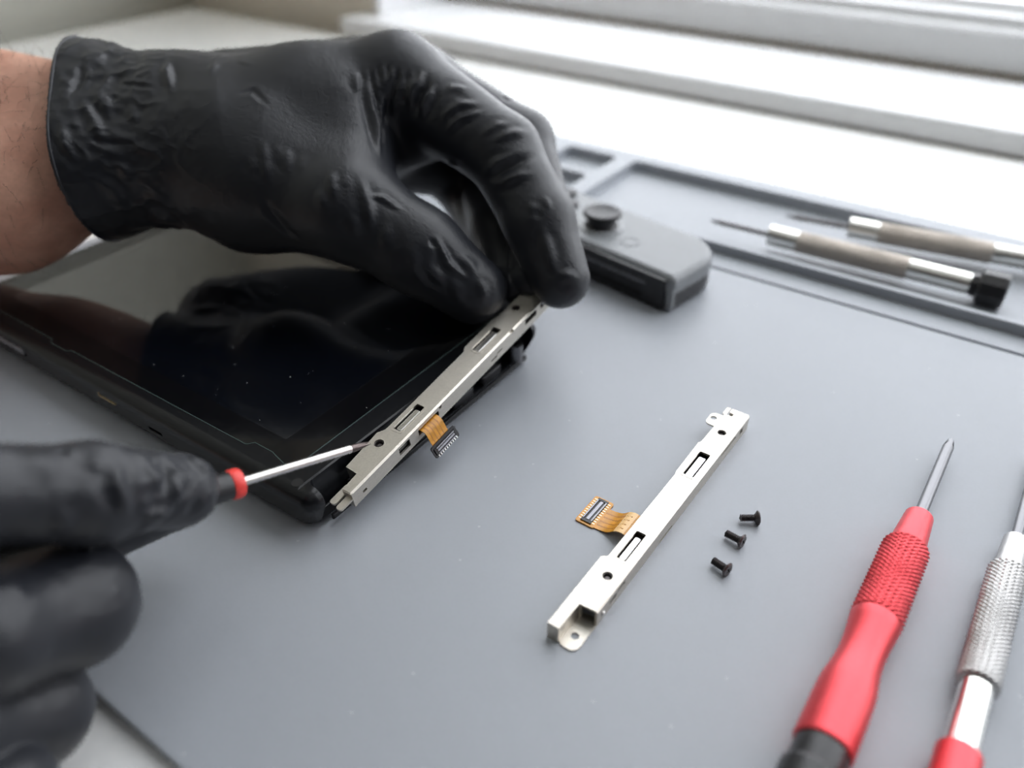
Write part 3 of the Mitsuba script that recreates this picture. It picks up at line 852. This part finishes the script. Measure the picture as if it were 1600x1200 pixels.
CREASES_FAR = [
    ([[-104.6,253.8,85.6],[-103.3,247.9,83.4],[-101.6,243.5,81.1],[-100.2,239.4,78.7]], 1.0, 1.47),
    ([[-129.6,253.0,86.5],[-129.1,248.8,84.3],[-128.7,245.0,81.9],[-129.4,241.2,79.7],[-130.2,237.5,77.4]], 0.8, -0.9),
    ([[-128.9,245.8,82.5],[-126.2,246.7,82.5],[-123.6,247.7,82.5],[-120.8,248.5,82.5]], 0.9, 0.66),
    ([[-116.9,251.9,84.0],[-114.1,246.0,81.3]], 1.2, 0.45),
    ([[-127.6,239.9,78.5],[-125.5,237.5,76.5],[-123.5,235.2,74.4],[-121.7,233.2,72.2],[-120.5,231.4,70.0],[-119.4,229.9,67.7],[-118.4,228.7,65.3]], 1.1, 1.2),
    ([[-113.8,239.5,76.6],[-111.6,236.5,74.4],[-109.7,233.8,72.0]], 1.1, 0.67),
    ([[-133.6,245.0,82.7],[-129.9,241.5,79.9]], 1.0, 0.5),
    ([[-118.6,245.4,80.5],[-115.2,244.8,80.3],[-111.7,243.9,80.2],[-108.2,243.0,80.1],[-104.8,242.2,79.9]], 0.6, -0.7),
    ([[-123.6,242.8,79.6],[-121.8,240.7,77.9],[-120.0,238.6,76.1],[-118.1,234.7,72.7]], 1.2, 0.93),
    ([[-132.0,234.3,75.4],[-131.0,231.7,73.2],[-130.2,229.5,70.9],[-129.6,227.6,68.5],[-128.4,226.6,66.5],[-127.2,225.8,64.5],[-126.2,225.2,62.3]], 1.0, 0.9),
    ([[-110.8,228.1,48.5],[-109.5,229.1,46.3],[-108.4,230.5,43.9],[-102.6,228.9,45.1]], 1.8, 1.45),
    ([[-110.1,226.8,57.2],[-110.4,226.9,53.4],[-111.1,227.9,49.3]], 1.6, -0.67),
    ([[-89.8,253.5,85.1],[-89.7,248.3,83.9],[-89.9,244.2,82.5]], 0.8, 0.4),
    ([[-84.5,255.5,85.2],[-80.9,252.5,84.9],[-77.4,250.2,84.4]], 0.7, 0.35),
    ([[-128.1,229.0,69.9],[-125.6,229.2,69.3],[-123.1,229.5,68.8],[-120.6,229.9,68.2],[-118.1,230.1,67.6],[-115.6,230.4,67.5],[-113.0,230.5,67.6],[-110.3,230.4,67.6],[-107.6,230.2,67.7],[-104.9,230.1,67.8]], 0.9, -0.6),
    ([[-123.8,225.3,60.7],[-121.9,225.4,58.7],[-120.2,225.7,56.6],[-118.5,226.1,54.5],[-117.9,226.6,51.6],[-117.5,227.5,48.4],[-117.5,229.2,44.9]], 1.5, 1.0),
    ([[-115.7,228.2,63.5],[-115.1,227.5,61.2],[-114.7,227.0,58.8],[-114.4,226.8,56.2]], 1.4, 0.59),
    ([[-82.5,238.5,79.0],[-79.5,239.8,79.3],[-76.5,241.1,79.7],[-73.3,238.4,77.9],[-70.3,236.3,75.9]], 0.7, -0.5),
    ([[-71.7,228.2,70.3],[-71.4,225.7,67.8],[-71.1,223.4,65.3],[-70.9,221.9,63.2],[-70.7,220.6,61.0],[-70.6,219.5,58.7]], 1.1, 0.8),
    ([[-68.2,227.7,69.0],[-67.6,224.8,66.3],[-67.1,222.2,63.4]], 1.1, 0.49),
    ([[-65.5,227.7,68.4],[-65.0,225.1,66.2],[-64.6,222.7,64.0],[-64.2,220.5,61.6]], 1.1, 0.77),
    ([[-61.6,226.6,66.9],[-61.0,223.3,64.6],[-60.5,220.1,62.4]], 1.2, 0.39),
    ([[-73.2,219.2,57.3],[-71.6,218.2,54.3],[-70.1,217.5,51.1],[-68.1,216.9,48.7],[-66.1,216.5,46.1],[-63.2,215.5,44.8],[-60.4,214.4,43.4]], 1.2, -0.9),
    ([[-74.6,224.4,66.8],[-74.3,222.5,64.2],[-74.1,221.0,61.4]], 1.0, 0.38),
    ([[-44.3,254.2,84.8],[-44.0,251.4,81.6],[-43.8,248.9,78.4],[-43.2,247.3,75.9],[-42.7,245.5,73.4],[-42.0,243.4,71.0],[-41.3,241.1,68.7],[-40.7,238.1,66.5],[-39.9,234.1,64.6],[-39.0,229.7,62.9]], 1.0, 2.55),
    ([[-41.9,253.7,84.5],[-41.7,252.0,82.2],[-41.5,250.6,79.8],[-41.4,249.3,77.4],[-41.0,248.2,74.7],[-40.6,246.9,72.0],[-40.1,245.1,69.5],[-39.6,242.8,67.2]], 0.9, 2.81),
    ([[-38.9,253.8,84.9],[-39.2,251.7,81.6],[-39.5,250.1,78.1],[-39.4,249.1,75.3],[-39.3,248.3,72.5],[-39.1,247.1,69.7]], 0.9, 2.81),
    ([[-36.0,253.2,84.2],[-36.7,251.5,81.4],[-37.5,250.2,78.5],[-37.9,249.3,75.4],[-38.3,248.5,72.2]], 0.9, 2.55),
    ([[-32.5,252.7,83.4],[-33.6,250.8,80.7],[-34.8,249.7,77.7],[-35.6,249.0,74.7],[-36.5,248.6,71.5],[-37.4,248.1,68.4]], 1.0, 2.81),
    ([[-29.2,252.7,82.9],[-30.8,250.4,80.3],[-32.4,249.1,77.4],[-33.6,248.3,73.8],[-34.9,248.3,69.9]], 1.0, 2.29),
    ([[-26.6,253.2,82.8],[-28.2,250.3,80.3],[-30.0,248.6,77.6],[-31.1,247.5,74.1],[-32.4,247.5,70.2]], 1.0, 2.55),
    ([[-47.4,251.6,82.8],[-46.8,248.3,79.9],[-46.3,245.5,76.9]], 1.0, 0.9),
    ([[-23.3,249.5,79.6],[-24.8,247.4,77.3],[-26.5,246.2,74.8],[-27.3,245.4,72.2],[-28.3,245.4,69.3]], 1.0, 2.04),
    ([[-21.0,242.0,69.2],[-19.9,242.9,72.2],[-16.0,244.1,74.7],[-12.7,244.6,74.9],[-9.3,245.7,75.0]], 1.0, 1.1),
    ([[-20.9,241.4,66.3],[-18.4,241.0,69.0],[-16.0,241.5,71.5],[-13.2,241.6,72.3],[-10.5,242.2,72.9],[-7.7,243.3,73.4]], 0.9, 1.0),
    ([[-20.5,246.6,77.0],[-18.3,248.5,78.4],[-15.5,249.1,78.2],[-12.7,250.4,77.8]], 0.9, 0.69),
    ([[-6.3,235.2,66.6],[-3.1,235.5,67.8],[0.0,236.8,68.6],[2.7,238.0,68.4],[5.4,240.4,67.8]], 1.0, 0.9),
    ([[-10.0,237.0,67.3],[-7.4,237.4,69.0],[-4.8,238.4,70.4],[-1.9,238.9,70.6],[1.0,240.2,70.6]], 0.9, 0.6),
    ([[-8.2,232.4,54.5],[-5.7,230.5,57.3],[-3.3,230.1,59.5],[0.0,230.2,61.1],[3.2,231.5,62.3],[7.7,235.9,62.9]], 1.1, -1.3),
    ([[-5.8,229.6,53.9],[-2.9,228.0,56.1],[0.0,227.6,57.9],[3.6,228.0,58.9],[7.3,229.6,59.5]], 1.0, 0.9),
    ([[-9.4,233.7,56.3],[-7.0,232.1,58.9],[-4.8,231.7,61.1],[-1.8,231.7,62.6],[1.1,232.6,63.8]], 1.0, 0.8),
    ([[-20.0,243.1,58.0],[-18.1,243.4,55.7]], 1.2, 0.8),
    ([[5.1,222.3,53.6],[6.6,218.9,50.1]], 0.9, 0.45),
    ([[9.5,223.6,54.7],[10.4,221.4,52.8],[11.3,219.7,50.8]], 0.8, 0.45),
    ([[8.7,218.0,48.9],[9.4,215.9,45.4],[10.2,214.2,43.1],[10.9,212.4,40.9],[11.7,210.7,38.6],[13.7,207.7,34.9]], 1.1, 1.0),
    ([[6.6,220.3,51.9],[8.7,218.0,48.9]], 0.9, -0.4),
    ([[13.2,209.0,36.8],[16.9,208.3,35.7],[20.1,209.6,35.0]], 1.0, 0.59),
    ([[13.6,207.1,33.4],[17.4,207.1,32.5]], 0.9, -0.35),
    ([[-51.5,219.6,64.4],[-51.1,216.8,62.9],[-50.7,214.7,61.1],[-50.3,212.9,59.0],[-50.0,211.5,56.7]], 1.1, 0.88),
    ([[-47.9,217.9,63.6],[-46.9,214.1,60.2]], 1.0, 0.35),
    ([[-43.4,219.0,62.9],[-42.5,216.2,60.6],[-41.6,214.0,58.1],[-40.8,212.2,55.4],[-40.4,210.8,53.0],[-40.0,209.6,50.5],[-39.7,208.7,47.8]], 1.1, 1.0),
    ([[-54.3,215.4,60.8],[-53.8,212.9,58.0],[-53.4,211.2,54.9]], 1.2, 0.49),
    ([[-41.6,214.4,58.5],[-36.9,215.5,57.1],[-34.9,215.1,55.7],[-32.8,214.4,54.5],[-30.6,213.3,53.4]], 0.7, 0.8),
    ([[-45.6,210.9,55.0],[-45.2,210.0,52.5],[-45.0,209.4,49.9],[-44.8,209.0,47.0]], 1.2, 0.55),
    ([[-35.4,210.9,52.1],[-35.7,209.1,49.7],[-36.2,207.7,47.0],[-36.7,206.9,44.1]], 1.3, 0.6),
    ([[-22.8,209.2,48.6],[-20.7,208.1,45.9],[-19.6,207.1,43.4],[-18.5,206.3,40.9],[-16.4,206.2,39.0],[-14.3,205.9,37.2],[-12.1,205.6,35.5]], 0.8, 1.1),
    ([[-23.7,208.2,48.0],[-21.6,207.2,45.3]], 0.7, -0.6),
    ([[-23.4,206.0,44.5],[-23.9,204.5,40.6],[-22.3,204.5,38.4],[-20.7,204.4,36.2],[-19.0,204.3,34.0]], 1.1, 0.9),
    ([[-15.6,209.4,42.6],[-12.1,208.7,39.2],[-10.8,206.3,35.9]], 1.2, 0.76),
    ([[-29.1,206.7,47.2],[-28.2,205.0,44.0],[-27.5,204.2,40.4],[-26.1,204.1,36.8],[-24.7,204.8,32.7]], 1.4, 0.7),
    ([[-10.3,207.2,36.7],[-9.3,206.0,34.6],[-8.3,205.0,32.4],[-9.1,203.8,28.3]], 1.0, 0.6),
    ([[-18.5,205.1,37.8],[-17.2,204.6,35.4],[-15.9,204.1,33.1],[-14.8,203.8,27.5]], 1.2, 0.67),
    ([[-3.9,273.8,68.4],[0.0,274.1,67.0]], 0.9, -0.75),
]
lo = np.array([-165, 150, -2]); hi = np.array([45, 300, 125])
glove('gloved_hand__glove', hand_far, lo, hi, 1.2, CREASES_FAR, 3, .35,
      lambda v: np.exp(-(((v - CUT_P) @ CUT_N + 18) / 20) ** 2))
labels['gloved_hand__glove'] = {'label': 'black nitrile glove with a wrinkled cuff'}


def wrist_only(P):
    d = None
    for (a, ra), (b, rb) in palm:
        c = cone(P, a, b, ra, rb)
        d = c if d is None else smin(d, c, 9)
    return d - .7


# rolled bead along the cuff
c1 = ct1 / np.linalg.norm(ct1)
c2 = np.cross(CUT_N, c1)
ring = []
for a in np.arange(120) * 2 * np.pi / 120:
    dirn = math.cos(a) * c1 + math.sin(a) * c2
    t = np.linspace(5, 60, 500)
    P = (CUT_P + t[:, None] * dirn).astype(np.float32)
    dd = wrist_only(P)
    ring.append(CUT_P + t[np.argmax(dd > 0)] * dirn)
ring = np.array(ring + ring[:1])
ring = ring - CUT_N * .8
put('gloved_hand__glove__cuff_bead', tube(ring, 0.5 + .12 * np.sin(np.arange(121) * 2 * np.pi / 120 * 7), 10), 'black_nitrile', None, True)

arm = [((place(-279.5, 284.6, 54.5), 33), (place(-168.5, 261.0, 61.2), 23.2)), ((place(-264.8, 253.1, 36.5), 33), (place(-163.3, 241.9, 48.4), 24)),
       ((place(-443.1, 322.0, 55.0), 36), (place(-279.5, 284.6, 54.5), 33)), ((place(-422.0, 289.7, 36.0), 34), (place(-264.8, 253.1, 36.5), 33)),
       ((place(-168.5, 261.0, 61.2), 23.2), (place(-135.9, 261.5, 65.2), 17.5)), ((place(-163.3, 241.9, 48.4), 24), (place(-132.7, 247.2, 55.7), 17.5))]


def forearm(P):
    d = None
    for (a, ra), (b, rb) in arm:
        c = cone(P, a, b, ra, rb)
        d = c if d is None else smin(d, c, 10)
    return d


v, f = solid(forearm, [-430, 170, -25], [-95, 390, 190], 1.8)
for _ in range(2):
    g = grad(forearm, v)
    v = v - np.clip(forearm(v.astype(np.float32)), -1, 1)[:, None] * g
v = v + grad(forearm, v) * (.5 * (meshkit.fbm(v * .06, 3, 2) - .5))[:, None]
put('gloved_hand__forearm', (v, f), 'skin', None, True)
labels['gloved_hand__forearm'] = {'label': 'bare hairy forearm'}
# hairs
gN = grad(forearm, v)
along = place(-164.6, 249.6, 55.6) - place(-272.6, 269.7, 45.9)
along /= np.linalg.norm(along)
facing = ((EYE - v) * gN).sum(1) > -10
near = (v @ np.array([1, 0, 0]) > -215) & (v @ np.array([1, 0, 0]) < -118) & facing & (((v - CUT_P) @ CUT_N) > 1.5)
up_w = np.clip(gN[:, 2] * .5 + .55, .05, 1) ** 1.6
cand = np.where(near)[0]
pick = RNG.choice(cand, 420, replace=False, p=(up_w[cand] / up_w[cand].sum()))
hs = []
for i in pick:
    L = RNG.uniform(4, 11)
    side = np.cross(gN[i], along)
    d0 = .45 * gN[i] + along * RNG.uniform(-.2, .5) + side * RNG.uniform(-.9, .5)
    d0 /= np.linalg.norm(d0)
    bend = side * RNG.uniform(-.5, .5) - gN[i] * .35
    ts = np.linspace(0, 1, 5)[:, None]
    pts = v[i] - gN[i] * .1 + d0 * L * ts + bend * L * .5 * ts ** 2
    hs.append(tube(pts, np.linspace(.06, .02, 5), 4))
put('gloved_hand__forearm__hair', join(hs), 'hair', None, True)
labels['gloved_hand__forearm__hair'] = {'label': 'short dark arm hair', 'kind': 'stuff'}
thing('gloved_hand', 'far hand in a black glove with bare forearm, pinching the end of the lifted rail', 'hand')

# ---- near hand (holding the screwdriver)
K = dict(
    index=[(place(-104.4, 77.5, 63.5), 12.5), (place(-88.1, 91.6, 59.1), 8.4), (place(-75.9, 104.4, 47.8), 8.7), (place(-65.8, 115.5, 37.5), 7.2)],
    middle=[(place(-127.2, 91.0, 34.3), 13.0), (place(-81.0, 94.5, 29.0), 11.2), (place(-86.4, 79.6, 39.0), 10.0), (place(-96.1, 76.7, 45.3), 9)],
    ring=[(place(-124.8, 81.4, 29.6), 12.0), (place(-87.4, 81.7, 14.7), 10.0), (place(-91.6, 69.9, 25.7), 9), (place(-98.1, 67.2, 32.2), 8)],
    little=[(place(-119.4, 71.7, 28.2), 11.0), (place(-83.6, 65.2, 15.7), 8.6), (place(-85.9, 58.2, 23.1), 8), (place(-91.4, 56.8, 28.0), 7.5)],
    thumb=[(place(-139.9, 100.3, 30.1), 14), (place(-110.6, 111.1, 28.1), 12), (place(-93.2, 118.7, 24.8), 11), (place(-77.0, 128.7, 21.6), 7.0)])
palm2 = [((place(-104.4, 77.5, 63.5), 12.5), (place(-156.8, 85.1, 43.2), 20)), ((place(-128.3, 89.6, 32.5), 13), (place(-160.9, 85.8, 30.5), 20)), ((place(-122.0, 77.1, 28.7), 12), (place(-151.5, 75.9, 30.5), 18)),
         ((place(-139.9, 100.3, 30.1), 14), (place(-169.0, 91.5, 26.5), 18)), ((place(-163.2, 89.6, 32.5), 22), (place(-199.7, 85.8, 30.5), 23))]


def hand_near(P):
    d = None
    for (a, ra), (b, rb) in palm2:
        c = cone(P, a, b, ra, rb)
        d = c if d is None else smin(d, c, 8)
    fi = None
    for nme in ('index', 'middle', 'ring', 'little', 'thumb'):
        c = chain(P, K[nme], 3)
        fi = c if fi is None else smin(fi, c, .8)
    return smin(d, fi, 5)


CREASES_NEAR = [
    ([[-69.9,106.2,54.9],[-69.1,104.2,54.4],[-68.6,102.6,53.5],[-68.2,101.3,52.4],[-67.8,100.4,50.5],[-67.5,100.0,48.2],[-67.7,100.0,45.4]], 1.0, 1.1),
    ([[-69.0,111.8,51.0],[-67.3,109.5,50.8],[-66.2,108.3,49.8],[-65.3,107.4,48.3],[-66.2,103.7,49.3]], 0.9, 1.0),
    ([[-63.7,110.9,46.4],[-63.1,109.4,45.1],[-62.7,108.3,43.4],[-62.6,107.7,41.2]], 0.9, 0.95),
    ([[-64.6,119.3,43.5],[-62.3,117.5,43.4],[-60.6,116.9,42.3],[-59.1,116.3,40.1]], 0.8, 0.84),
    ([[-67.1,101.0,45.4],[-66.0,103.1,43.5],[-64.7,105.0,41.8],[-62.9,107.3,41.0]], 0.7, 0.9),
    ([[-60.5,111.2,40.4],[-61.0,109.9,38.8],[-61.9,109.2,36.7]], 0.9, -0.56),
    ([[-74.5,94.0,54.8],[-74.4,93.6,53.0],[-74.6,93.5,50.9],[-75.1,93.7,48.3]], 1.2, 0.64),
    ([[-66.2,113.5,48.1],[-64.8,111.2,47.7],[-64.0,109.7,46.7],[-63.9,107.9,45.9],[-64.0,106.5,44.9]], 0.9, -1.0),
    ([[-77.0,103.6,58.9],[-75.3,101.4,58.7]], 0.6, -0.5),
    ([[-79.7,95.7,63.0],[-78.6,96.9,61.8],[-77.4,97.9,60.8],[-76.2,98.4,59.8],[-75.0,98.9,58.7],[-73.9,99.4,57.6]], 1.6, 0.7),
    ([[-72.4,105.4,56.7],[-71.0,102.9,56.0],[-70.1,101.0,54.7]], 1.2, 0.57),
    ([[-65.9,104.0,48.1],[-65.7,103.4,46.3],[-65.8,103.2,44.1]], 1.0, 0.45),
    ([[-67.8,101.6,51.9],[-68.2,100.2,51.2],[-68.6,98.9,50.4],[-69.2,97.9,49.4]], 1.2, -0.54),
    ([[-82.0,85.0,47.3],[-80.3,84.2,46.7],[-78.9,83.7,45.7],[-78.2,84.6,44.6]], 1.5, 0.69),
    ([[-70.9,93.0,35.3],[-69.9,93.3,33.2]], 0.9, 0.3),
]
allp = np.array([p for c in K.values() for p, r in c] + [q[0] for s in palm2 for q in s])
glove('gloved_hand_001__glove', hand_near, allp.min(0) - 26, allp.max(0) + 26, 1.2, CREASES_NEAR, 9, .8,
      lambda v: .8 * np.exp(-(np.linalg.norm(v - place(-67.5, 109.5, 42.8), axis=1) / 16) ** 2))
arm2 = [((place(-192.4, 85.5, 33.6), 19.5), (place(-301.4, 93.2, 20.4), 25)), ((place(-200.9, 87.6, 26.2), 19.5), (place(-313.5, 94.0, 11.2), 25))]


def forearm_near(P):
    return smin(*[cone(P, a, b, ra, rb) for (a, ra), (b, rb) in arm2], 8)


q2 = np.array([p[0] for s_ in arm2 for p in s_])
v, f = solid(forearm_near, q2.min(0) - 30, q2.max(0) + 30, 2.5)
put('gloved_hand_001__forearm', (v, f), 'skin', None, True)
thing('gloved_hand_001', 'near hand in a black glove at the lower left corner, holding the slender screwdriver', 'hand')
